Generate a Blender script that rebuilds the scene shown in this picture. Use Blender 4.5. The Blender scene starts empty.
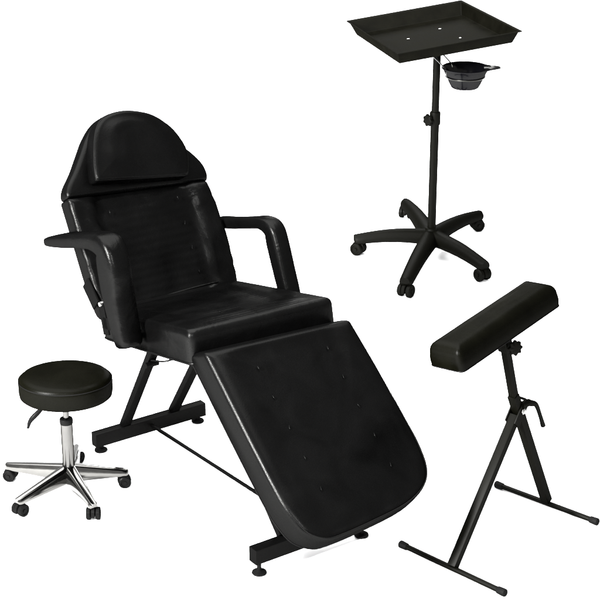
import bpy, bmesh, math, random
from math import sin, cos, radians, pi, hypot, atan2
from mathutils import Vector, Matrix, noise
random.seed(3)
scn = bpy.context.scene
COL = scn.collection

# ------------------------------------------------------------------ materials
def new_mat(name):
    m = bpy.data.materials.new(name); m.use_nodes = True
    nt = m.node_tree; return m, nt, nt.nodes['Principled BSDF']

def coat(nt, b, gloss):
    """black coating: a weak rough mirror over a nearly black body"""
    N = nt.nodes; L = nt.links; out = N['Material Output']
    d = N.new('ShaderNodeBsdfDiffuse'); g = N.new('ShaderNodeBsdfAnisotropic'); a = N.new('ShaderNodeAddShader')
    g.inputs['Color'].default_value = (gloss, gloss, gloss * .97, 1); g.inputs['Anisotropy'].default_value = 0
    for src, dst in ((b.inputs['Base Color'], d.inputs['Color']), (b.inputs['Roughness'], g.inputs['Roughness']), (b.inputs['Normal'], g.inputs['Normal']), (b.inputs['Normal'], d.inputs['Normal'])):
        if src.links: L.new(src.links[0].from_socket, dst)
    L.new(d.outputs[0], a.inputs[0]); L.new(g.outputs[0], a.inputs[1]); L.new(a.outputs[0], out.inputs['Surface'])
    N.remove(b)

def leather(name, col, rough=.27, ior=1.3, bump=.2, ribs=None, crumple=.5, rs=.3, gloss=.0030):
    m, nt, b = new_mat(name)
    N = nt.nodes; L = nt.links
    tc = N.new('ShaderNodeTexCoord')
    b.inputs['IOR'].default_value = ior
    n1 = N.new('ShaderNodeTexNoise'); n1.inputs['Scale'].default_value = 7; n1.inputs['Detail'].default_value = 5
    n1.inputs['Distortion'].default_value = .6
    L.new(tc.outputs['Object'], n1.inputs['Vector'])
    vor = N.new('ShaderNodeTexVoronoi'); vor.inputs['Scale'].default_value = 330
    L.new(tc.outputs['Object'], vor.inputs['Vector'])
    # roughness varies softly
    mr = N.new('ShaderNodeMapRange'); mr.inputs['From Min'].default_value = .3; mr.inputs['From Max'].default_value = .7
    mr.inputs['To Min'].default_value = rough - .04; mr.inputs['To Max'].default_value = rough + .05
    L.new(n1.outputs['Fac'], mr.inputs['Value']); L.new(mr.outputs['Result'], b.inputs['Roughness'])
    cr = N.new('ShaderNodeValToRGB')
    cr.color_ramp.elements[0].color = (*[c * .7 for c in col], 1); cr.color_ramp.elements[1].color = (*[c * 1.3 for c in col], 1)
    cr.color_ramp.elements[0].position = .3; cr.color_ramp.elements[1].position = .7
    L.new(n1.outputs['Fac'], cr.inputs['Fac']); L.new(cr.outputs['Color'], b.inputs['Base Color'])
    bu = N.new('ShaderNodeBump'); bu.inputs['Strength'].default_value = crumple; bu.inputs['Distance'].default_value = .012
    L.new(n1.outputs['Fac'], bu.inputs['Height'])
    b2 = N.new('ShaderNodeBump'); b2.inputs['Strength'].default_value = bump; b2.inputs['Distance'].default_value = .0012
    L.new(vor.outputs['Distance'], b2.inputs['Height']); L.new(bu.outputs['Normal'], b2.inputs['Normal'])
    last = b2
    if ribs:
        axis, period = ribs
        sep = N.new('ShaderNodeSeparateXYZ'); L.new(tc.outputs['Object'], sep.inputs[0])
        nz = N.new('ShaderNodeTexNoise'); nz.inputs['Scale'].default_value = 9; L.new(tc.outputs['Object'], nz.inputs['Vector'])
        a = N.new('ShaderNodeMath'); a.operation = 'MULTIPLY_ADD'; L.new(nz.outputs['Fac'], a.inputs[0]); a.inputs[1].default_value = .012
        L.new(sep.outputs[axis], a.inputs[2])
        s = N.new('ShaderNodeMath'); s.operation = 'MULTIPLY'; L.new(a.outputs[0], s.inputs[0]); s.inputs[1].default_value = 2 * pi / period
        si = N.new('ShaderNodeMath'); si.operation = 'SINE'; L.new(s.outputs[0], si.inputs[0])
        ab = N.new('ShaderNodeMath'); ab.operation = 'ABSOLUTE'; L.new(sep.outputs[0], ab.inputs[0])
        mk = N.new('ShaderNodeMapRange'); mk.inputs['From Min'].default_value = .17; mk.inputs['From Max'].default_value = .23
        mk.inputs['To Min'].default_value = 1; mk.inputs['To Max'].default_value = 0; L.new(ab.outputs[0], mk.inputs['Value'])
        mu = N.new('ShaderNodeMath'); mu.operation = 'MULTIPLY'; L.new(si.outputs[0], mu.inputs[0]); L.new(mk.outputs['Result'], mu.inputs[1])
        b3 = N.new('ShaderNodeBump'); b3.inputs['Strength'].default_value = rs; b3.inputs['Distance'].default_value = .0016
        L.new(mu.outputs[0], b3.inputs['Height']); L.new(last.outputs['Normal'], b3.inputs['Normal']); last = b3
    L.new(last.outputs['Normal'], b.inputs['Normal'])
    coat(nt, b, gloss)
    return m

def simple(name, col, rough, metal=0, ior=1.3, nscale=40, namp=.15, bump=0.0, gloss=0):
    m, nt, b = new_mat(name); N = nt.nodes; L = nt.links
    tc = N.new('ShaderNodeTexCoord'); n = N.new('ShaderNodeTexNoise'); n.inputs['Scale'].default_value = nscale; n.inputs['Detail'].default_value = 4
    L.new(tc.outputs['Object'], n.inputs['Vector'])
    cr = N.new('ShaderNodeValToRGB'); cr.color_ramp.elements[0].position = .3; cr.color_ramp.elements[1].position = .7
    cr.color_ramp.elements[0].color = (*[c * (1 - namp) for c in col], 1); cr.color_ramp.elements[1].color = (*[c * (1 + namp) for c in col], 1)
    L.new(n.outputs['Fac'], cr.inputs['Fac']); L.new(cr.outputs['Color'], b.inputs['Base Color'])
    mr = N.new('ShaderNodeMapRange'); mr.inputs['To Min'].default_value = max(.02, rough * .8); mr.inputs['To Max'].default_value = rough * 1.2
    L.new(n.outputs['Fac'], mr.inputs['Value']); L.new(mr.outputs['Result'], b.inputs['Roughness'])
    b.inputs['Metallic'].default_value = metal; b.inputs['IOR'].default_value = ior
    if bump:
        bu = N.new('ShaderNodeBump'); bu.inputs['Strength'].default_value = bump; bu.inputs['Distance'].default_value = .001
        L.new(n.outputs['Fac'], bu.inputs['Height']); L.new(bu.outputs['Normal'], b.inputs['Normal'])
    if gloss: coat(nt, b, gloss)
    return m

M = {}
M['vinyl'] = leather('black vinyl', (.0006, .0006, .0006), crumple=.07)
M['vinyl_back'] = leather('black vinyl back', (.0006, .0006, .0006), ribs=(2, .03), crumple=.55, rs=.28)
M['vinyl_seat'] = leather('black vinyl seat', (.0006, .0006, .0006), ribs=(1, .028), crumple=.35, rs=.2, gloss=.0042)
M['vinyl_arm'] = leather('black vinyl arm', (.0006, .0006, .0006), rough=.24, gloss=.0032)
M['vinyl_olive'] = leather('warm black vinyl', (.0007, .0007, .00035), rough=.33, gloss=.0017, crumple=.12)
M['piping'] = simple('piping', (.0006, .0006, .0006), .4, ior=1.18, gloss=0.0045)
M['frame'] = simple('black powder coat', (.0006, .0006, .0006), .42, ior=1.16, gloss=.0022, nscale=300, bump=.1)
M['olive_metal'] = simple('satin black paint', (.0007, .0007, .0004), .42, ior=1.16, nscale=300, bump=.12, gloss=0.0024)
M['olive_plastic'] = simple('black nylon', (.0007, .0007, .0004), .5, ior=1.16, nscale=500, bump=.15, gloss=0.0026)
M['tray'] = simple('tray paint', (.0012, .00115, .0007), .5, ior=1.18, nscale=14, namp=.3, bump=.12, gloss=.0014)
M['plastic'] = simple('black plastic', (.0014, .0014, .0014), .38, ior=1.18, nscale=200, bump=.1, gloss=0.0026)
M['rubber'] = simple('black rubber', (.002, .002, .002), .55, ior=1.16, nscale=200, bump=.1, gloss=0.002)
M['bowlblack'] = simple('glossy bowl', (.001, .001, .0014), .14, ior=1.25, gloss=.007)
M['chrome'] = simple('chrome', (.066, .065, .062), .14, metal=1, namp=.05, nscale=30)
M['chrome_tube'] = simple('chrome tube', (.058, .057, .055), .16, metal=1, namp=.05, nscale=30)
M['chrome_tube'].node_tree.nodes['Principled BSDF'].inputs['Specular Tint'].default_value = (.12, .12, .12, 1)
M['steel'] = simple('bright steel', (.10, .10, .097), .25, metal=1, namp=.1)
M['screw'] = simple('screw zinc', (.02, .02, .017), .35, metal=1)
M['wire'] = simple('dark wire', (.022, .022, .02), .3, metal=1)
M['floor'] = simple('white studio floor', (.90, .90, .90), .9, ior=1.2, nscale=3, namp=.01)

# ------------------------------------------------------------------ object helpers
def link_mesh(name, bm, mat, parent=None, smooth=True, angle=35):
    me = bpy.data.meshes.new(name)
    bmesh.ops.recalc_face_normals(bm, faces=bm.faces)
    bm.to_mesh(me); bm.free()
    me.materials.append(mat)
    for p in me.polygons: p.use_smooth = smooth
    o = bpy.data.objects.new(name, me); COL.objects.link(o)
    if smooth:
        me.set_sharp_from_angle(angle=radians(angle))
    if parent: o.parent = parent
    return o

def thing(name, label, cat, loc, rz=0, group=None):
    o = bpy.data.objects.new(name, None); COL.objects.link(o)
    o.location = loc; o.rotation_euler = (0, 0, rz); o['label'] = label; o['category'] = cat
    o.empty_display_size = .1
    if group: o['group'] = group
    return o

def box(bm, size, mat4, bevel=.003, segs=2):
    t = bmesh.new(); bmesh.ops.create_cube(t, size=1)
    bmesh.ops.scale(t, vec=size, verts=t.verts)
    if bevel: bmesh.ops.bevel(t, geom=t.edges[:], offset=bevel, segments=segs, profile=.6, affect='EDGES')
    bmesh.ops.transform(t, matrix=mat4, verts=t.verts)
    merge(bm, t)

def merge(bm, t):
    me = bpy.data.meshes.new('tmp'); t.to_mesh(me); t.free(); bm.from_mesh(me); bpy.data.meshes.remove(me)

def frame_from(p, z, up=Vector((0, 0, 1))):
    z = Vector(z).normalized(); u = Vector(up)
    x = u.cross(z)
    if x.length < 1e-4: x = Vector((1, 0, 0)).cross(z)
    x.normalize(); y = z.cross(x)
    m = Matrix((x, y, z)).transposed().to_4x4(); m.translation = Vector(p); return m

def beam(bm, a, b, w, h, bevel=.003, up=(0, 0, 1)):
    """square bar from a to b; h along the up side, w across"""
    a = Vector(a); b = Vector(b)
    m = frame_from((a + b) / 2, b - a, up)
    box(bm, (w, h, (b - a).length), m, bevel)

def loft(bm, rings, cap=True, closed=False):
    vs = [[bm.verts.new(p) for p in r] for r in rings]
    n = len(rings[0])
    for i in range(len(vs) - 1):
        for j in range(n):
            bm.faces.new((vs[i][j], vs[i][(j + 1) % n], vs[i + 1][(j + 1) % n], vs[i + 1][j]))
    if cap:
        bm.faces.new(vs[0]); bm.faces.new(list(reversed(vs[-1])))
    return vs

def catmull(pts, k):
    pts = [Vector(p) for p in pts]; out = []
    P = [pts[0] * 2 - pts[1]] + pts + [pts[-1] * 2 - pts[-2]]
    for i in range(1, len(P) - 2):
        p0, p1, p2, p3 = P[i - 1], P[i], P[i + 1], P[i + 2]
        for j in range(k):
            t = j / k
            out.append(.5 * ((2 * p1) + (p2 - p0) * t + (2 * p0 - 5 * p1 + 4 * p2 - p3) * t * t + (3 * p1 - p0 - 3 * p2 + p3) * t ** 3))
    out.append(pts[-1]); return out

def tube(bm, pts, r, n=12, smooth=0, cap=True, closed=False):
    pts = [Vector(p) for p in pts]
    if smooth: pts = catmull(pts, smooth)
    rings = []; N = len(pts); ref = None
    for i, p in enumerate(pts):
        if closed: t = pts[(i + 1) % N] - pts[i - 1]
        else: t = pts[min(i + 1, N - 1)] - pts[max(i - 1, 0)]
        t.normalize()
        if ref is None:
            ref = Vector((0, 0, 1)) if abs(t.z) < .9 else Vector((1, 0, 0))
        x = ref - t * ref.dot(t); x.normalize(); ref = x; y = t.cross(x)
        rr = r(i / (N - 1)) if callable(r) else r
        rings.append([p + x * cos(2 * pi * k / n) * rr + y * sin(2 * pi * k / n) * rr for k in range(n)])
    vs = loft(bm, rings, cap=cap and not closed)
    if closed:
        for j in range(n):
            bm.faces.new((vs[-1][j], vs[-1][(j + 1) % n], vs[0][(j + 1) % n], vs[0][j]))

def lathe(bm, prof, mat4=Matrix(), n=40):
    """prof: (r,z) list; r=0 ends closed"""
    rings = []
    for r, z in prof:
        if r < 1e-6: rings.append([bm.verts.new(mat4 @ Vector((0, 0, z)))])
        else: rings.append([bm.verts.new(mat4 @ Vector((r * cos(2 * pi * k / n), r * sin(2 * pi * k / n), z))) for k in range(n)])
    for a, b in zip(rings, rings[1:]):
        for k in range(n):
            k2 = (k + 1) % n
            if len(a) == 1: bm.faces.new((a[0], b[k2], b[k]))
            elif len(b) == 1: bm.faces.new((a[k], a[k2], b[0]))
            else: bm.faces.new((a[k], a[k2], b[k2], b[k]))

def sweep(bm, path, halfs, lat, k=6, n=32, ex=3.4, endround=3):
    """superellipse section along a path in a plane whose normal is lat; halfs = (lateral, in plane)"""
    P = catmull(path, k); Hs = catmull([Vector((a, b, 0)) for a, b in halfs], k)
    lat = Vector(lat).normalized(); rings = []; N = len(P)
    def ring(c, t, a, b):
        nrm = lat.cross(t).normalized(); r = []
        for q in range(n):
            an = 2 * pi * q / n; ca, sa = cos(an), sin(an)
            x = math.copysign(abs(ca) ** (2 / ex), ca) * a; y = math.copysign(abs(sa) ** (2 / ex), sa) * b
            r.append(c + lat * x + nrm * y)
        return r
    def tang(i):
        return (P[min(i + 1, N - 1)] - P[max(i - 1, 0)]).normalized()
    t0 = tang(0); m = min(Hs[0][0], Hs[0][1]) * .5
    for e in range(endround, 0, -1):
        th = e / endround * pi / 2 * .96
        rings.append(ring(P[0] - t0 * m * sin(th), t0, Hs[0][0] - m * (1 - cos(th)), Hs[0][1] - m * (1 - cos(th))))
    for i in range(N): rings.append(ring(P[i], tang(i), Hs[i][0], Hs[i][1]))
    t1 = tang(N - 1); m = min(Hs[-1][0], Hs[-1][1]) * .5
    for e in range(1, endround + 1):
        th = e / endround * pi / 2 * .96
        rings.append(ring(P[-1] + t1 * m * sin(th), t1, Hs[-1][0] - m * (1 - cos(th)), Hs[-1][1] - m * (1 - cos(th))))
    loft(bm, rings)

def resample(poly, radii, nseg=7, step=.04):
    """round the corners of a CCW polygon and put points on its straight runs; fixed counts for a given polygon"""
    n = len(poly); out = []
    P = [Vector((p[0], p[1])) for p in poly]
    segs = []
    for i in range(n):
        p = P[i]; a = (P[i - 1] - p); b = (P[(i + 1) % n] - p); r = radii[i]
        la, lb = a.length, b.length; a = a / la; b = b / lb
        ang = a.angle(b)
        d = min(r / math.tan(ang / 2), la * .49, lb * .49) if r > 0 else 0
        segs.append((p + a * d, p, p + b * d, r > 0))
    return segs

def ring2d(poly, radii, inset, counts):
    n = len(poly); P = [Vector((p[0], p[1])) for p in poly]; Q = []
    for i in range(n):
        e1 = (P[i] - P[i - 1]).normalized(); e2 = (P[(i + 1) % n] - P[i]).normalized()
        n1 = Vector((-e1.y, e1.x)); n2 = Vector((-e2.y, e2.x)); b = (n1 + n2)
        b = b / max(.25, (1 + n1.dot(n2)))
        Q.append(P[i] + b * inset)
    rad = [max(r - inset, .012) if r > 0 else 0 for r in radii]
    segs = resample(Q, rad); out = []
    for i, (a, p, b, rr) in enumerate(segs):
        if rr:
            for k in range(8):
                t = k / 7; out.append(a * (1 - t) ** 2 + p * 2 * t * (1 - t) + b * t * t)
        else: out.append(p.copy())
        nx = segs[(i + 1) % n][0]
        for k in range(1, counts[i]): out.append(b + (nx - b) * (k / counts[i]))
    return out

def cushion(poly, radii, thick, bevf, bevb, frame, puff=.012, rings=7, wr=.0015, wscale=9, deform=None, seed=0, bulge=.0):
    """frame=(O,U,V,N); front face at height 0 along N, back at -thick"""
    O, U, V, Nn = [Vector(v) for v in frame]
    n = len(poly)
    area = sum(poly[i][0] * poly[(i + 1) % n][1] - poly[(i + 1) % n][0] * poly[i][1] for i in range(n))
    if area < 0: poly = poly[::-1]; radii = radii[::-1]
    counts = [max(1, int(hypot(poly[(i + 1) % n][0] - poly[i][0], poly[(i + 1) % n][1] - poly[i][1]) / .03)) for i in range(n)]
    bm = bmesh.new(); R = []
    c = Vector((sum(p[0] for p in poly) / n, sum(p[1] for p in poly) / n))
    def put(r2, h, wamp=1.0):
        out = []
        for q in r2:
            p = O + U * q.x + V * q.y
            if wr:
                h2 = h + wamp * wr * noise.noise(Vector((q.x * wscale, q.y * wscale, seed + h * 4))) * 2
            else: h2 = h
            p = p + Nn * h2
            if deform: p = deform(p, q, h)
            out.append(p)
        R.append(out)
    # back cap
    base = ring2d(poly, radii, bevb, counts)
    put([c + (q - c) * .03 for q in base], -thick, 0)
    put([c + (q - c) * .6 for q in base], -thick, 0)
    for k in range(0, 5):
        th = k / 4 * pi / 2
        put(ring2d(poly, radii, bevb * (1 - sin(th)), counts), -thick + bevb * (1 - cos(th)), 0)
    side = thick - bevf - bevb
    for k in range(1, 5):
        t = k / 5
        put(ring2d(poly, radii, -bulge * sin(pi * t), counts), -thick + bevb + side * t, 0)
    for k in range(0, 7):
        th = k / 6 * pi / 2
        put(ring2d(poly, radii, bevf * (1 - cos(th)), counts), -bevf + bevf * sin(th), .3)
    base = ring2d(poly, radii, bevf, counts)
    for k in range(1, rings + 1):
        s = 1 - k / (rings + .35)
        t = min(1, (1 - s) / .45); put([c + (q - c) * s for q in base], puff * t * t * (3 - 2 * t))
    loft(bm, R)
    return bm

def stitches(b, O, U, V, Nn, pts, h):
    for (x, y) in pts:
        p = O + U * x + V * y + Nn * h
        j = random.uniform(-.004, .004)
        tube(b, [p - V * .010 + U * j, p + Nn * .001, p + V * .010 - U * j * .5], lambda t: .0007 + .0019 * sin(pi * t), 6, smooth=3)

def outline_tube(poly, radii, inset, h, frame, r, deform=None):
    O, U, V, Nn = [Vector(v) for v in frame]
    n = len(poly)
    area = sum(poly[i][0] * poly[(i + 1) % n][1] - poly[(i + 1) % n][0] * poly[i][1] for i in range(n))
    if area < 0: poly = poly[::-1]; radii = radii[::-1]
    counts = [max(1, int(hypot(poly[(i + 1) % n][0] - poly[i][0], poly[(i + 1) % n][1] - poly[i][1]) / .03)) for i in range(n)]
    bm = bmesh.new(); pts = []
    for q in ring2d(poly, radii, inset, counts):
        p = O + U * q.x + V * q.y + Nn * h
        if deform: p = deform(p, q, h)
        pts.append(p)
    # drop doubled points
    pp = [pts[0]]
    for p in pts[1:]:
        if (p - pp[-1]).length > 1e-4: pp.append(p)
    tube(bm, pp, r, n=8, closed=True)
    return bm

def smooth_poly(poly, radii, k=4):
    """catmull the free-form runs of an outline, keep the corners that have their own radius"""
    n = len(poly); op = []; orr = []
    for i in range(n):
        op.append(poly[i]); orr.append(radii[i])
        if radii[i] == 0 and radii[(i + 1) % n] == 0:
            p0 = Vector(poly[i - 1]); p1 = Vector(poly[i]); p2 = Vector(poly[(i + 1) % n]); p3 = Vector(poly[(i + 2) % n])
            for j in range(1, k):
                t = j / k
                q = .5 * ((2 * p1) + (p2 - p0) * t + (2 * p0 - 5 * p1 + 4 * p2 - p3) * t * t + (3 * p1 - p0 - 3 * p2 + p3) * t ** 3)
                op.append((q.x, q.y)); orr.append(0)
    return op, orr

# =================================================================== CHAIR
# local axes of the chair: x to its side, -y forward, z up.  K turns (side, forward, up) into that.
def K(l, f, z): return Vector((l, -f, z))
chair = thing('treatment_chair', 'large black vinyl reclining chair with padded armrests, head pillow and lowered leg rest', 'chair', (-.671, 6.614, 0), radians(35.063))

# base bars
bm = bmesh.new(); box(bm, (.564, .045, .064), Matrix.Translation(K(0, 0, .062)), .003)
rb = link_mesh('base_bar', bm, M['frame'], chair)
bm = bmesh.new(); box(bm, (.55, .05, .064), Matrix.Translation(K(0, 1.245, .087)), .003)
fb = link_mesh('base_bar', bm, M['frame'], chair)
def foot(l, f, z, parent):
    b = bmesh.new(); lathe(b, [(0, 0), (.026, 0), (.029, .004), (.028, .009), (.014, .013), (.009, .016), (.009, z), (0, z)], Matrix.Translation(K(l, f, 0)), 28)
    return link_mesh('levelling_foot', b, M['rubber'], parent)
foot(-.25, 0, .031, rb); foot(.25, 0, .031, rb); foot(-.245, 1.245, .056, fb); foot(.245, 1.245, .056, fb)
# posts rising from the rear bar
def post(a, b, w=.042, h=.03):
    q = bmesh.new(); beam(q, a, b, w, h, .003, up=(0, 1, 0)); return link_mesh('leg', q, M['frame'], chair)
post(K(-.125, 0, .093), K(-.15, .40, .70)); post(K(.125, 0, .093), K(.135, .40, .70))
post(K(-.12, 1.225, .118), K(-.12, .62, .74)); post(K(.12, 1.225, .118), K(.12, .62, .74))
# centre rod
bm = bmesh.new(); tube(bm, [K(0, .022, .06), K(0, 1.22, .146 - .03)], .0085, 12)
link_mesh('stretcher', bm, M['frame'], chair)
# hinge links and brackets under the seat
bm = bmesh.new()
tube(bm, [K(-.15, .30, .52), K(-.12, .36, .53), K(-.08, .40, .55), K(-.05, .50, .60), K(-.03, .55, .66)], .0045, 8, smooth=5)
link_mesh('release_cable', bm, M['frame'], chair)
bm = bmesh.new(); lathe(bm, [(0, -.03), (.012, -.03), (.012, .03), (0, .03)], frame_from(K(-.15, .305, .505), (1, 0, 0)), 16)
link_mesh('pivot_bolt', bm, M['frame'], chair)
# seat pan under the cushion
bm = bmesh.new()
m = Matrix.Translation(K(0, .57, .722)) @ Matrix.Rotation(radians(-6), 4, 'X')
box(bm, (.50, .56, .03), m, .004)
link_mesh('seat_pan', bm, M['frame'], chair)

# seat cushion: top plane from rear (.217,.736) to front (.918,.89)
f0, z0, f1, z1 = .20, .738, .925, .893
V = K(0, f1 - f0, z1 - z0); SL = V.length; V.normalize(); U = Vector((1, 0, 0)); Nn = U.cross(V) * 1
if Nn.z < 0: Nn = -Nn
seat_poly = [(-.335, .0), (.335, .0), (.338, SL), (-.338, SL)]
def seat_def(p, q, h):
    t = max(0, min(1, 1 + h / .118))         # 1 on top, 0 at the underside
    p = p.copy(); p.z += (.017 - q.x / .335 * .009) * t
    if t < .5: p.z += (1 - q.y / SL) * .01
    # slight dish in the middle of the seat
    if h >= 0:
        e = noise.noise(Vector((q.x * 4, q.y * 4, 7))) * .02
        gx = max(0, min(1, (abs(q.x) - .20 - e) / .05)); gy = max(0, min(1, (q.y - .55 - e) / .07))
        g = max(gx * gx * (3 - 2 * gx), gy * gy * (3 - 2 * gy))
        p.z -= .012 * (1 - g)
    return p
frm = (K(0, f0, z0), U, V, Nn)
bm = cushion(seat_poly, [.05, .05, .04, .04], .118, .026, .012, frm, puff=.006, wr=.0022, wscale=7, rings=18, deform=seat_def, seed=4)
seat = link_mesh('seat', bm, M['vinyl_seat'], chair, angle=60)
bm = outline_tube(seat_poly, [.05, .05, .04, .04], -.001, -.108, frm, .0035, seat_def)
link_mesh('piping', bm, M['piping'], seat)

# backrest
sb = radians(29.5)
OB = K(0, .217, .736); UB = Vector((1, 0, 0)); VB = K(0, -sin(sb), cos(sb)); NB = K(0, cos(sb), sin(sb))
low_poly = [(-.315, -.02), (.335, -.04), (.352, .10), (.356, .22), (.348, .36), (.334, .462), (-.333, .503), (-.332, .40), (-.331, .2), (-.328, .08)]
def back_def(p, q, h):
    if h < -.03: return p
    e = noise.noise(Vector((q.x * 3, q.y * 9, 5))) * .03
    t = (abs(q.x - .01) - .205 - e) / .038; t = max(0, min(1, t)); t = t * t * (3 - 2 * t)
    w = noise.noise(Vector((q.x * 14, q.y * 20, 2))) * .007
    return p + NB * ((.024 * t + w * 1.6 * t) - .010)
low_rad = [.05, .04, 0, 0, 0, .010, .010, 0, 0, 0]
bm = cushion(low_poly, low_rad, .085, .026, .02, (OB, UB, VB, NB), puff=.004, wr=.004, wscale=8, seed=9, rings=16, deform=back_def)
stitches(bm, OB, UB, VB, NB, [(x, y) for x in (-.16, .17) for y in (.08, .19, .30, .41)], .002)
back = link_mesh('backrest', bm, M['vinyl_back'], chair, angle=60)
up_poly = [(-.326, .503), (.334, .460), (.338, .475), (.318, .527), (.284, .580), (.262, .645), (.215, .72), (.145, .785), (.055, .818), (-.03, .824), (-.10, .800), (-.162, .745), (-.215, .675), (-.260, .615), (-.308, .560), (-.326, .525)]
up_poly[1:5] = [(.343, .459), (.352, .485), (.344, .535), (.308, .592)]
up_rad = [.010, .010] + [0] * 13 + [0]
up_poly, up_rad = smooth_poly(up_poly, up_rad)
bm = cushion(up_poly, up_rad, .085, .022, .02, (OB, UB, VB, NB), puff=.004, wr=.0035, wscale=10, seed=22)
upper = link_mesh('upper_backrest', bm, M['vinyl'], chair, angle=60)
bm = outline_tube(up_poly, up_rad, .002, -.055, (OB, UB, VB, NB), .003)
link_mesh('piping', bm, M['piping'], upper)
bm = bmesh.new(); tube(bm, [OB + UB * x + VB * (.016 + .004 * sin(x * 9)) + NB * .006 for x in [-.30 + .0322 * k for k in range(20)]], .0042, 8, smooth=2)
link_mesh('piping', bm, M['vinyl_arm'], back)
# head pillow
pil = [(-.176, .705), (-.203, .62), (-.214, .560), (-.214, .538), (.025, .505), (.215, .482), (.228, .525), (.243, .594), (.219, .672), (.180, .728), (.115, .78), (.02, .81), (-.056, .811), (-.110, .795), (-.148, .76)]
prd = [0, 0, 0, .032, 0, .032, 0, 0, 0, 0, 0, 0, 0, 0, 0]
pil, prd = smooth_poly(pil, prd)
PO = (OB + NB * .078, UB, VB, NB)
bm = cushion(pil, prd, .085, .020, .014, PO, puff=.013, wr=.0035, wscale=9, seed=31)
pillow = link_mesh('pillow', bm, M['vinyl'], chair, angle=60)
bm = outline_tube(pil, prd, .005, -.009, PO, .0030)
link_mesh('piping', bm, M['piping'], pillow)

# leg rest
y1, zz1, y2, zz2 = 1.049, .847, 1.656, .347
VL = K(0, y2 - y1, zz2 - zz1).normalized(); UL = Vector((1, 0, 0)); NL = UL.cross(VL)
if NL.z < 0: NL = -NL
OL = K(0, y1, zz1)
lr = [(-.328, -.018), (.330, .014), (.340, .223), (.340, .45), (.338, .56), (.318, .665), (.262, .733), (.15, .776), (-.009, .794), (-.153, .803), (-.228, .797), (-.292, .750), (-.318, .672), (-.328, .574), (-.331, .3)]
lrr = [.02, .02] + [0] * 13
lr[0] = (-.330, -.034); lr[1] = (.332, -.006)
lr, lrr = smooth_poly(lr, lrr)
FL = (OL, UL, VL, NL)
def leg_def(p, q, h):
    t = max(0, -h / .132); k = max(0, 1 - q.y / .75)
    p = p - VL * (.052 * t * k + .022 * t * max(0, min(1, (q.y - .5) / .25)))
    if h >= 0:      # broad shallow channel between the two side rolls
        e = noise.noise(Vector((q.y * 5, q.x, 3))) * .012
        g = max(0, min(1, (abs(q.x) - .19 - e) / .06)); g = g * g * (3 - 2 * g)
        p = p + NL * (.006 * g - .004)
    return p
bm = cushion(lr, lrr, .132, .028, .016, FL, puff=.006, wr=.0016, wscale=6, seed=44, bulge=.006, rings=12, deform=leg_def)
stitches(bm, OL, UL, VL, NL, [(x, y) for x in (-.155, .165) for y in (.09, .22, .35, .48, .61)], .003)
leg = link_mesh('leg_rest', bm, M['vinyl'], chair, angle=60)
bm = outline_tube(lr, lrr, .002, -.124, FL, .0030, leg_def)
link_mesh('piping', bm, M['piping'], leg)
pp = []
for q in ring2d(*((lr, lrr) if sum(lr[i][0] * lr[(i + 1) % len(lr)][1] - lr[(i + 1) % len(lr)][0] * lr[i][1] for i in range(len(lr))) > 0 else (lr[::-1], lrr[::-1])), .010, [1] * len(lr)):
    if q.y > .25 and (q.x > 0 or q.y > .62): pp.append(OL + UL * q.x + VL * q.y + NL * -.0035)
bm = bmesh.new(); tube(bm, pp, lambda t: .0006 + .0024 * min(1, 6 * t, 6 * (1 - t)), 8)
link_mesh('piping', bm, M['piping'], leg)
# hinge between seat and leg rest
bm = bmesh.new(); tube(bm, [K(-.27, .96, .80), K(.27, .96, .80)], .013, 14)
link_mesh('hinge_bar', bm, M['frame'], chair)
# armrests
def arm(path, halfs):
    b = bmesh.new(); sweep(b, [K(*p) for p in path], halfs, (1, 0, 0), k=6)
    return link_mesh('armrest', b, M['vinyl_arm'], chair, angle=70)
aL = arm([(-.40, -.075, .992), (-.40, -.03, 1.006), (-.40, .10, 1.048), (-.40, .24, 1.09), (-.40, .36, 1.122), (-.40, .450, 1.120), (-.40, .478, 1.05), (-.40, .500, .95), (-.40, .54, .84), (-.40, .57, .765)],
         [(.026, .013), (.044, .022), (.052, .030), (.052, .031), (.052, .036), (.053, .056), (.053, .074), (.053, .068), (.052, .056), (.050, .048)])
aR = arm([(.395, -.10, .90), (.395, .0, .935), (.395, .12, .966), (.395, .25, 1.005), (.395, .345, 1.032), (.395, .415, 1.022), (.395, .445, .965), (.395, .490, .86), (.395, .53, .77), (.395, .55, .70)],
         [(.03, .018), (.038, .024), (.040, .025), (.040, .025), (.040, .028), (.040, .040), (.040, .048), (.040, .046), (.040, .042), (.038, .038)])
# steel bracket behind the arm and its bolts
bm = bmesh.new()
beam(bm, K(-.335, .105, .85), K(-.335, .190, .775), .008, .07, .001, up=(0, 1, 0))
beam(bm, K(-.335, .232, .80), K(-.335, .272, .672), .008, .05, .001, up=(0, 1, 0))
beam(bm, K(-.335, .25, .72), K(-.335, .56, .77), .008, .05, .001, up=(0, 0, 1))
link_mesh('hinge_bracket', bm, M['frame'], chair)
bm = bmesh.new()
beam(bm, K(.30, .13, .74), K(.30, .25, .65), .008, .06, .001, up=(0, 1, 0))
beam(bm, K(.345, .25, .65), K(.345, .54, .69), .008, .05, .001, up=(0, 0, 1))
link_mesh('hinge_bracket', bm, M['frame'], chair)
for p in (K(-.343, .243, .80), K(-.343, .552, .772 - .005)):
    b = bmesh.new(); lathe(b, [(0, -.01), (.011, -.01), (.012, 0), (.009, .006), (0, .008)], frame_from(p, (-1, 0, 0)), 18)
    link_mesh('bolt', b, M['steel'], chair)
b = bmesh.new(); lathe(b, [(0, -.004), (.008, -.004), (.008, .003), (0, .005)], frame_from(K(-.322, .905, .893), (-.3, -.5, .6)), 14)
link_mesh('snap_button', b, M['screw'], seat)

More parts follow.
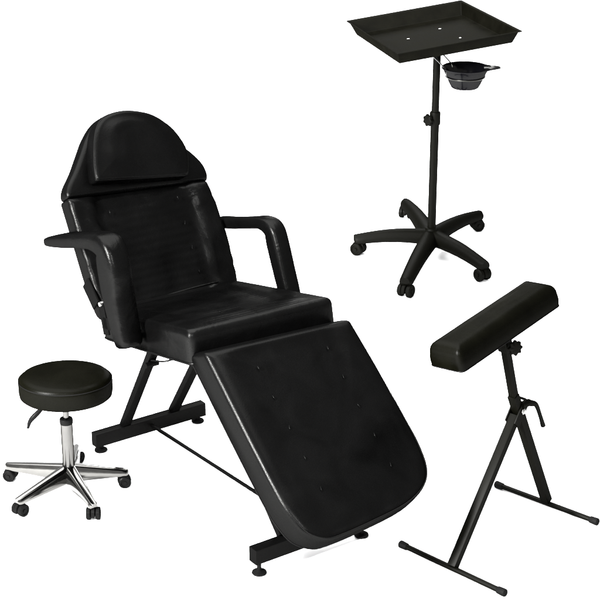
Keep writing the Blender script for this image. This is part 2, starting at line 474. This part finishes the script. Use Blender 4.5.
# =================================================================== casters
def caster(parent, p, ang, s, mat, hub):
    """p = point on the floor below the stem; twin wheels and a hood"""
    R = Matrix.Translation(p) @ Matrix.Rotation(ang, 4, 'Z') @ Matrix.Scale(s, 4)
    b = bmesh.new()
    # hood between and over the wheels: a swept half disc
    prof = [(cos(t) * .0285, .0285 + sin(t) * .0285) for t in [radians(a) for a in range(-20, 201, 20)]]
    rings = []
    for y in (-.0075, -.006, .006, .0075):
        k = .9 if abs(y) > .007 else 1
        rings.append([R @ Vector((x * k, y, .0285 + (z - .0285) * k)) for x, z in prof])
    loft(b, rings)
    lathe(b, [(0, .05), (.009, .05), (.009, .068), (0, .068)], R, 14)
    c = link_mesh('caster', b, mat, parent)
    for sgn in (-1, 1):
        w = bmesh.new()
        Rw = R @ Matrix.Translation((0, sgn * .0185, .0265)) @ Matrix.Rotation(radians(-90) * sgn, 4, 'X')
        lathe(w, [(0, -.0095), (.022, -.0095), (.0262, -.006), (.0265, .0), (.0262, .006), (.023, .0095), (.017, .0105), (.015, .007), (.008, .007), (.007, .0105), (0, .011)], Rw, 28)
        link_mesh('wheel', w, hub, c)
    return c

def star_leg(parent, p0, p1, z0, z1, w0, w1, h0, h1, mat, arch=.0, ex=3.2, name='base_leg', n=20):
    p0 = Vector(p0); p1 = Vector(p1); d = (p1 - p0); d.z = 0; L = d.length; d.normalize(); s = Vector((-d.y, d.x, 0))
    b = bmesh.new(); rings = []
    T = [0, .02, .1, .25, .4, .55, .7, .85, .95, .985, 1.0]
    for t in T:
        c = p0 + d * L * t; z = z0 + (z1 - z0) * t + arch * sin(pi * t)
        e = 1 if t < .96 else (.86 if t < .99 else .6)
        w = (w0 + (w1 - w0) * t) / 2 * e; h = (h0 + (h1 - h0) * t) / 2 * e; r = []
        for q in range(n):
            a = 2 * pi * q / n; ca, sa = cos(a), sin(a)
            x = math.copysign(abs(ca) ** (2 / ex), ca) * w; y = math.copysign(abs(sa) ** (2 / ex), sa) * h
            x *= 1 - .22 * (y / h)      # narrower on top
            r.append(Vector((c.x, c.y, z - h)) + s * x + Vector((0, 0, y)))
        rings.append(r)
    loft(b, rings)
    return link_mesh(name, b, mat, parent)

# =================================================================== STOOL
SX, SY = -.962, 6.10
stool = thing('rolling_stool', 'round black cushioned stool on a chrome five-legged base with casters', 'stool', (SX, SY, 0))
sh = .539
b = bmesh.new()
lathe(b, [(0, sh - .098), (.165, sh - .098), (.180, sh - .095), (.189, sh - .087), (.1915, sh - .070), (.192, sh - .030), (.188, sh - .013), (.177, sh - .003), (.155, sh + .001), (.10, sh + .004), (.05, sh + .005), (0, sh + .005)], Matrix.Translation((.006, 0, 0)) @ Matrix.Diagonal((1, .86, 1, 1)), n=72)
ss = link_mesh('seat', b, M['vinyl_olive'], stool, angle=60)
b = bmesh.new(); tube(b, [Vector((.006 + .1905 * cos(2 * pi * k / 64), .86 * .1905 * sin(2 * pi * k / 64), sh - .018)) for k in range(64)], .002, 6, closed=True)
link_mesh('piping', b, M['piping'], ss)
b = bmesh.new(); box(b, (.15, .15, .012), Matrix.Translation((0, 0, sh - .104)), .002); link_mesh('mounting_plate', b, M['plastic'], stool)
b = bmesh.new(); lathe(b, [(0, .28), (.0125, .28), (.0125, sh - .105), (0, sh - .105)], n=28); link_mesh('gas_lift', b, M['chrome_tube'], stool)
b = bmesh.new(); lathe(b, [(0, .318), (.026, .318), (.0275, .320), (.0275, .338), (.026, .342), (.014, .343), (0, .342)], n=32); link_mesh('collar', b, M['plastic'], stool)
b = bmesh.new(); lathe(b, [(0, .09), (.0255, .09), (.0255, .318), (0, .318)], n=40); link_mesh('column', b, M['chrome_tube'], stool)
b = bmesh.new(); lathe(b, [(0, .062), (.028, .062), (.034, .068), (.036, .10), (.031, .118), (.0265, .122), (0, .122)], n=40); link_mesh('hub', b, M['chrome'], stool)
b = bmesh.new(); tube(b, [(-.03, 0, .437), (-.065, -.02, .425), (-.085, -.03, .412)], .004, 10, smooth=4)
tube(b, [(-.078, -.028, .420), (-.098, -.035, .395), (-.120, -.045, .375), (-.140, -.05, .352), (-.150, -.055, .322)], lambda t: .0055 + .0055 * sin(pi * min(1, t * 1.02)), 12, smooth=5)
link_mesh('height_lever', b, M['plastic'], stool)
for i, (x, y) in enumerate([(-1.228, 6.205), (-1.140, 5.905), (-.838, 5.870), (-.740, 6.150), (-.968, 6.365)]):
    p = Vector((x - SX, y - SY, 0)); d = p.normalized()
    star_leg(stool, d * .018, p + d * .018, .128, .078, .060, .036, .072, .026, M['chrome'], arch=.0, ex=4.5)
    caster(stool, p, [2.9, .9, 1.6, .2, 1.1][i], 1.02, M['plastic'], M['plastic'])

# =================================================================== INSTRUMENT STAND
TX, TY = .757, 8.95
stand = thing('instrument_stand', 'tall black rolling stand carrying a rectangular tray on a five-legged caster base', 'stand', (TX, TY, 0))
leg_pts = [(.337, 8.93), (.572, 8.275), (1.010, 8.515), (1.062, 9.340), (.650, 9.56)]
b = bmesh.new()
lathe(b, [(0, .055), (.07, .055), (.085, .07), (.082, .105), (.06, .135), (.04, .142), (.036, .15), (.036, .158), (.026, .160), (0, .160)], n=40)
link_mesh('hub', b, M['olive_plastic'], stand)
for i, (x, y) in enumerate(leg_pts):
    p = Vector((x - TX, y - TY, 0)); d = p.normalized()
    star_leg(stand, d * .03, p + d * .028, .146, .118, .108, .074, .086, .056, M['olive_plastic'], arch=.016, ex=2.6)
    caster(stand, p, [2.6, 1.0, 2.2, .3, 1.2][i], 1.42, M['olive_plastic'], M['olive_plastic'])
b = bmesh.new(); lathe(b, [(0, .15), (.0245, .15), (.0245, .80), (0, .80)], n=32); link_mesh('lower_pole', b, M['olive_metal'], stand)
b = bmesh.new(); lathe(b, [(0, .79), (.0215, .79), (.0215, 1.243), (0, 1.243)], n=32); link_mesh('upper_pole', b, M['olive_metal'], stand)
b = bmesh.new(); lathe(b, [(0, .77), (.030, .77), (.031, .78), (.031, .835), (.029, .843), (0, .843)], n=32); link_mesh('collar', b, M['olive_plastic'], stand)
def star_knob(parent, p, axis, r, mat, lobes=7):
    b = bmesh.new(); rings = []
    mm = frame_from(p, axis); n = lobes * 6
    for z, k in ((0, .35), (.15, .36), (.2, .8), (.3, .97), (.6, 1), (.75, .95), (.85, .75), (.88, .3)):
        rings.append([mm @ Vector((r * k * (1 + .13 * cos(lobes * 2 * pi * q / n)) * cos(2 * pi * q / n), r * k * (1 + .13 * cos(lobes * 2 * pi * q / n)) * sin(2 * pi * q / n), z * r)) for q in range(n)])
    loft(b, rings)
    return link_mesh('clamp_knob', b, mat, parent)
star_knob(stand, Vector((-.028, -.012, .800)), (-.75, -.62, 0), .033, M['olive_plastic'])
# tray: rim corners from a rectangle, slightly sagging
al, be, ga = radians(-75), radians(.2), radians(-6.8)
TR = Matrix.Rotation(be, 4, 'X') @ Matrix.Rotation(ga, 4, 'Y') @ Matrix.Rotation(al, 4, 'Z')
TO = Matrix.Translation((.719 - TX, 8.963 - TY, 1.327)) @ TR
def rect(hx, hy, z, r=.006):
    out = []
    for sx, sy, a0 in ((1, 1, 0), (-1, 1, 90), (-1, -1, 180), (1, -1, 270)):
        for k in range(5):
            a = radians(a0 + k * 22.5); out.append(TO @ Vector((sx * (hx - r) + r * cos(a), sy * (hy - r) + r * sin(a), z)))
    return out
hx, hy = .468, .350
b = bmesh.new()
def rc(i, z, r=.006):      # i: 0 at the rim, 1 at the pan floor
    return rect(hx - .074 * i, hy - .031 * i, z, r)
loft(b, [rc(1.12, -.0705), rc(1.05, -.0725), rc(1, -.071), rc(.34, -.008), rc(.02, -.0045), rc(0, -.002), rc(.02, .0005), rc(.36, -.0035), rc(.40, -.007), rc(1.04, -.066), rc(1.14, -.0690), rect(.05, .04, -.0692)])
tray = link_mesh('tray', b, M['tray'], stand, smooth=False)
for (x, y) in ((-.17, .041), (.019, .188), (.11, -.078), (-.084, -.229)):
    # world offsets -> on the pan floor
    v = TR.inverted() @ Vector((x + .04, y + .0, 0)); v.z = -.0692
    b = bmesh.new(); lathe(b, [(0, .0005), (.0075, .0005), (.0072, .0018), (.005, .0024), (0, .0026)], TO @ Matrix.Translation(v), 16)
    link_mesh('screw', b, M['screw'], tray)
b = bmesh.new(); box(b, (.16, .16, .008), TO @ Matrix.Translation((0, 0, -.078)), .001)
lathe(b, [(0, 1.21), (.028, 1.21), (.034, 1.246), (0, 1.246)], n=28)
link_mesh('mounting_plate', b, M['olive_metal'], stand)
# wire holder for the bowl
BX, BY, BZ = .902 - TX, 8.80 - TY, 1.137
b = bmesh.new()
ring_z = BZ - .052; rr = .1065
ringp = [Vector((BX + rr * cos(a), BY + rr * sin(a), ring_z)) for a in [2 * pi * k / 48 for k in range(48)]]
tube(b, ringp, .0042, 8, closed=True)
for (p, q) in (((-.050, -.020, 1.190), (BX - .118, BY - .035, BZ + .002)), ((-.005, .022, 1.205), (BX - .070, BY + .098, BZ - .006))):
    e = Vector((BX, BY, ring_z)) + (Vector((q[0], q[1], 0)) - Vector((BX, BY, 0))).normalized() * rr
    tube(b, [Vector(p), Vector(q), e + Vector((0, 0, .004))], .0036, 8, smooth=4)
link_mesh('wire_holder', b, M['wire'], stand)

# =================================================================== BOWL
bowl = thing('bowl', 'small round black mixing bowl with a side handle, held by wires under the tray', 'bowl', (TX + BX, TY + BY, BZ - .115))
b = bmesh.new()
h = .115
lathe(b, [(0, .004), (.066, .004), (.070, .0), (.075, .004), (.088, .028), (.098, .050), (.104, .0635), (.114, .085), (.124, .104), (.130, .108), (.131, .113), (.128, .1155), (.120, .112), (.110, .095), (.098, .066), (.082, .028), (.070, .010), (0, .008)], n=64)
bo = link_mesh('bowl_body', b, M['bowlblack'], bowl, angle=50)
b = bmesh.new()
rings = []
for t, w in ((0, .082), (.2, .066), (.45, .044), (.7, .032), (.9, .026), (.97, .020), (1, .010)):
    x = .100 + .090 * t; th = .0045 * (1 if t < .9 else .6)
    rings.append([Vector((x, sy * w, .110 + sz * th + .004 * t)) for sy, sz in ((-1, -.4), (-.9, -1), (0, -1.1), (.9, -1), (1, -.4), (1, .4), (.9, 1), (0, .8), (-.9, 1), (-1, .4))])
loft(b, rings)
ho = link_mesh('handle', b, M['bowlblack'], bowl)
bowl.rotation_euler = (0, 0, radians(-3))

# =================================================================== ARM / LEG SUPPORT STAND
G0 = Vector((.7998, 5.7219, 0))
u = Vector((.6422, .76654, 0)); nn = Vector((-.76654, .6422, 0))
rest = thing('armrest_stand', 'tall A-frame stand of black square tube topped by a tilted oblong black pad', 'stand', G0)
def Gp(a, z, off=0): return u * a + nn * off + Vector((0, 0, z))
J1 = Vector((.5841, 5.4645, 0)) - G0; J2 = Vector((1.0154, 5.9793, 0)) - G0
ends = [((.3965, 5.645), (.7640, 5.2910)), ((.826, 6.134), (1.197, 5.819))]
for i, (e0, e1) in enumerate(ends):
    a = Vector((e0[0], e0[1], .016)) - Vector((G0.x, G0.y, 0)); c = Vector((e1[0], e1[1], .016)) - Vector((G0.x, G0.y, 0))
    d = (c - a).normalized()
    b = bmesh.new(); tube(b, [a + d * .012, c - d * .012], .0112, 16)
    bar = link_mesh('foot_bar', b, M['olive_metal'], rest)
    for p, s in ((a, 1), (c, -1)):
        b = bmesh.new(); lathe(b, [(0, -.006), (.011, -.006), (.0155, -.002), (.016, .004), (.0145, .030), (.0125, .034), (0, .034)], frame_from(p, d * s), 24)
        link_mesh('end_cap', b, M['rubber'], bar)
def post2(a, c, w, hh, name='leg'):
    q = bmesh.new(); beam(q, a, c, w, hh, .0025, up=nn); return link_mesh(name, q, M['olive_metal'], rest)
PV = Gp(.072, .538, 0)
F1 = J1 + Vector((0, 0, .024)); d1 = (PV - F1).normalized()
post2(F1, PV - d1 * .024, .034, .036)
F2 = J2 + Vector((0, 0, .024)); d2 = (PV - F2).normalized()
post2(F2, PV + d2 * .085, .034, .036)
pm = PV + d2 * .07; ptop = Gp(-.062, .905)
post2(pm, ptop, .028, .030, 'telescopic_post')
b = bmesh.new()
for off in (-.0215, .0215):        # two cheeks that clamp the rear leg
    beam(b, PV - d1 * .06 + nn * off, PV + d1 * .045 + nn * off, .046, .006, .002, up=nn)
beam(b, PV + d1 * .048 + nn * -.024 - d2 * .0, PV + d1 * .048 + nn * .024, .005, .040, .001, up=d1.cross(nn))
link_mesh('clamp_bracket', b, M['olive_metal'], rest)
b = bmesh.new(); lathe(b, [(0, -.01), (.0125, -.01), (.0125, .001), (.007, .004), (0, .004)], frame_from(PV - nn * .0275, -nn), 6); link_mesh('bolt', b, M['steel'], rest)
# clamping lever
b = bmesh.new()
LV = Gp(.092, .562, -.02)
lathe(b, [(0, -.02), (.015, -.02), (.015, .022), (.011, .028), (0, .028)], frame_from(LV, u * .9 - nn * .2), 18)
tube(b, [LV + u * .01, LV + u * .045 + Vector((0, 0, -.014)), LV + u * .082 + Vector((0, 0, -.035)), LV + u * .115 + Vector((0, 0, -.09)), LV + u * .145 + Vector((0, 0, -.150))], lambda t: .013 if t < .3 else .013 - .0045 * sin(pi * (t - .3) / .7 * .8), 14, smooth=5)
link_mesh('clamp_lever', b, M['olive_plastic'], rest)
# knob under the pad
b = bmesh.new(); box(b, (.042, .044, .06), frame_from(ptop - (ptop - pm).normalized() * .05, ptop - pm, nn), .004); link_mesh('sleeve', b, M['olive_metal'], rest)
star_knob(rest, Gp(-.040, .852, -.034), Vector((.42, -.88, .12)), .028, M['olive_plastic'], 8)
# pad
ya, pi_, ro = radians(46.2), radians(8.6), radians(-7.0)
a = Vector((cos(ya) * cos(pi_), sin(ya) * cos(pi_), sin(pi_))); b0 = Vector((-sin(ya), cos(ya), 0)); c0 = a.cross(b0)
bb = b0 * cos(ro) + c0 * sin(ro); cc = c0 * cos(ro) - b0 * sin(ro)
PC = Vector((.726, 5.659, .952)) - G0
Lp, Wp, Tp = .60, .158, .102
padpoly = [(-Lp / 2, -Wp / 2), (Lp / 2, -Wp / 2), (Lp / 2, Wp / 2), (-Lp / 2, Wp / 2)]
bm = cushion(padpoly, [.026] * 4, Tp, .045, .006, (PC + cc * Tp / 2, a, bb, cc), puff=.0015, wr=.0012, seed=60, bulge=.003)
pad = link_mesh('pad', bm, M['vinyl_olive'], rest, angle=60)
bm = outline_tube(padpoly, [.026] * 4, .0, -Tp + .006, (PC + cc * Tp / 2, a, bb, cc), .0028)
link_mesh('piping', bm, M['piping'], pad)
b = bmesh.new()
mb = Matrix((a, bb, cc)).transposed().to_4x4(); mb.translation = PC - cc * (Tp / 2 + .004)
box(b, (.30, .07, .006), mb, .001)
link_mesh('mounting_plate', b, M['olive_metal'], rest)

# =================================================================== FLOOR, LIGHT, CAMERA
b = bmesh.new()
bmesh.ops.create_grid(b, x_segments=2, y_segments=2, size=60)
fl = link_mesh('floor', b, M['floor'], None, smooth=False); fl.location = (0, 20, 0); fl['kind'] = 'structure'

w = bpy.data.worlds.new('World'); scn.world = w; w.use_nodes = True
nt = w.node_tree; bg = nt.nodes['Background']
tc = nt.nodes.new('ShaderNodeTexCoord'); sp = nt.nodes.new('ShaderNodeSeparateXYZ'); nt.links.new(tc.outputs['Generated'], sp.inputs[0])
cr = nt.nodes.new('ShaderNodeValToRGB')
cr.color_ramp.elements[0].position = 0.0; cr.color_ramp.elements[0].color = (.9, .9, .9, 1)
cr.color_ramp.elements[1].position = .55; cr.color_ramp.elements[1].color = (1, 1, 1, 1)
nt.links.new(sp.outputs['Z'], cr.inputs['Fac']); nt.links.new(cr.outputs['Color'], bg.inputs['Color'])
bg.inputs['Strength'].default_value = 1.35

def area(name, loc, target, sx, sy, power, col=(1, 1, 1)):
    l = bpy.data.lights.new(name, 'AREA'); l.shape = 'RECTANGLE'; l.size = sx; l.size_y = sy; l.energy = power; l.color = col
    o = bpy.data.objects.new(name, l); COL.objects.link(o); o.location = loc
    o.rotation_euler = (Vector(target) - Vector(loc)).to_track_quat('-Z', 'Y').to_euler()
    return o
area('softbox_left', (-4.8, 1.9, 3.6), (-.3, 5.8, .6), .6, 1.8, 5200)
area('softbox_back', (.5, 13.0, 2.6), (0, 6, .8), 2.0, .9, 520)
area('flash', (-.7, -.4, 4.7), (0, 6.3, .7), .5, .5, 520)
area('softbox_top', (-2.3, 8.6, 6.5), (-2.3, 8.6, 0), 8.5, 9.5, 4200)

cam = bpy.data.cameras.new('camera'); co = bpy.data.objects.new('camera', cam); COL.objects.link(co)
co.location = (0, 0, 3.353); co.rotation_euler = (radians(90 - 22.176), 0, 0)
cam.sensor_width = 36; cam.lens = 1650 / 600 * 36; cam.clip_end = 300; cam.clip_start = .05
scn.camera = co
scn.view_settings.view_transform = 'Standard'; scn.view_settings.look = 'None'
scn.view_settings.exposure = 0; scn.view_settings.gamma = 1
scn.cycles.max_bounces = 8
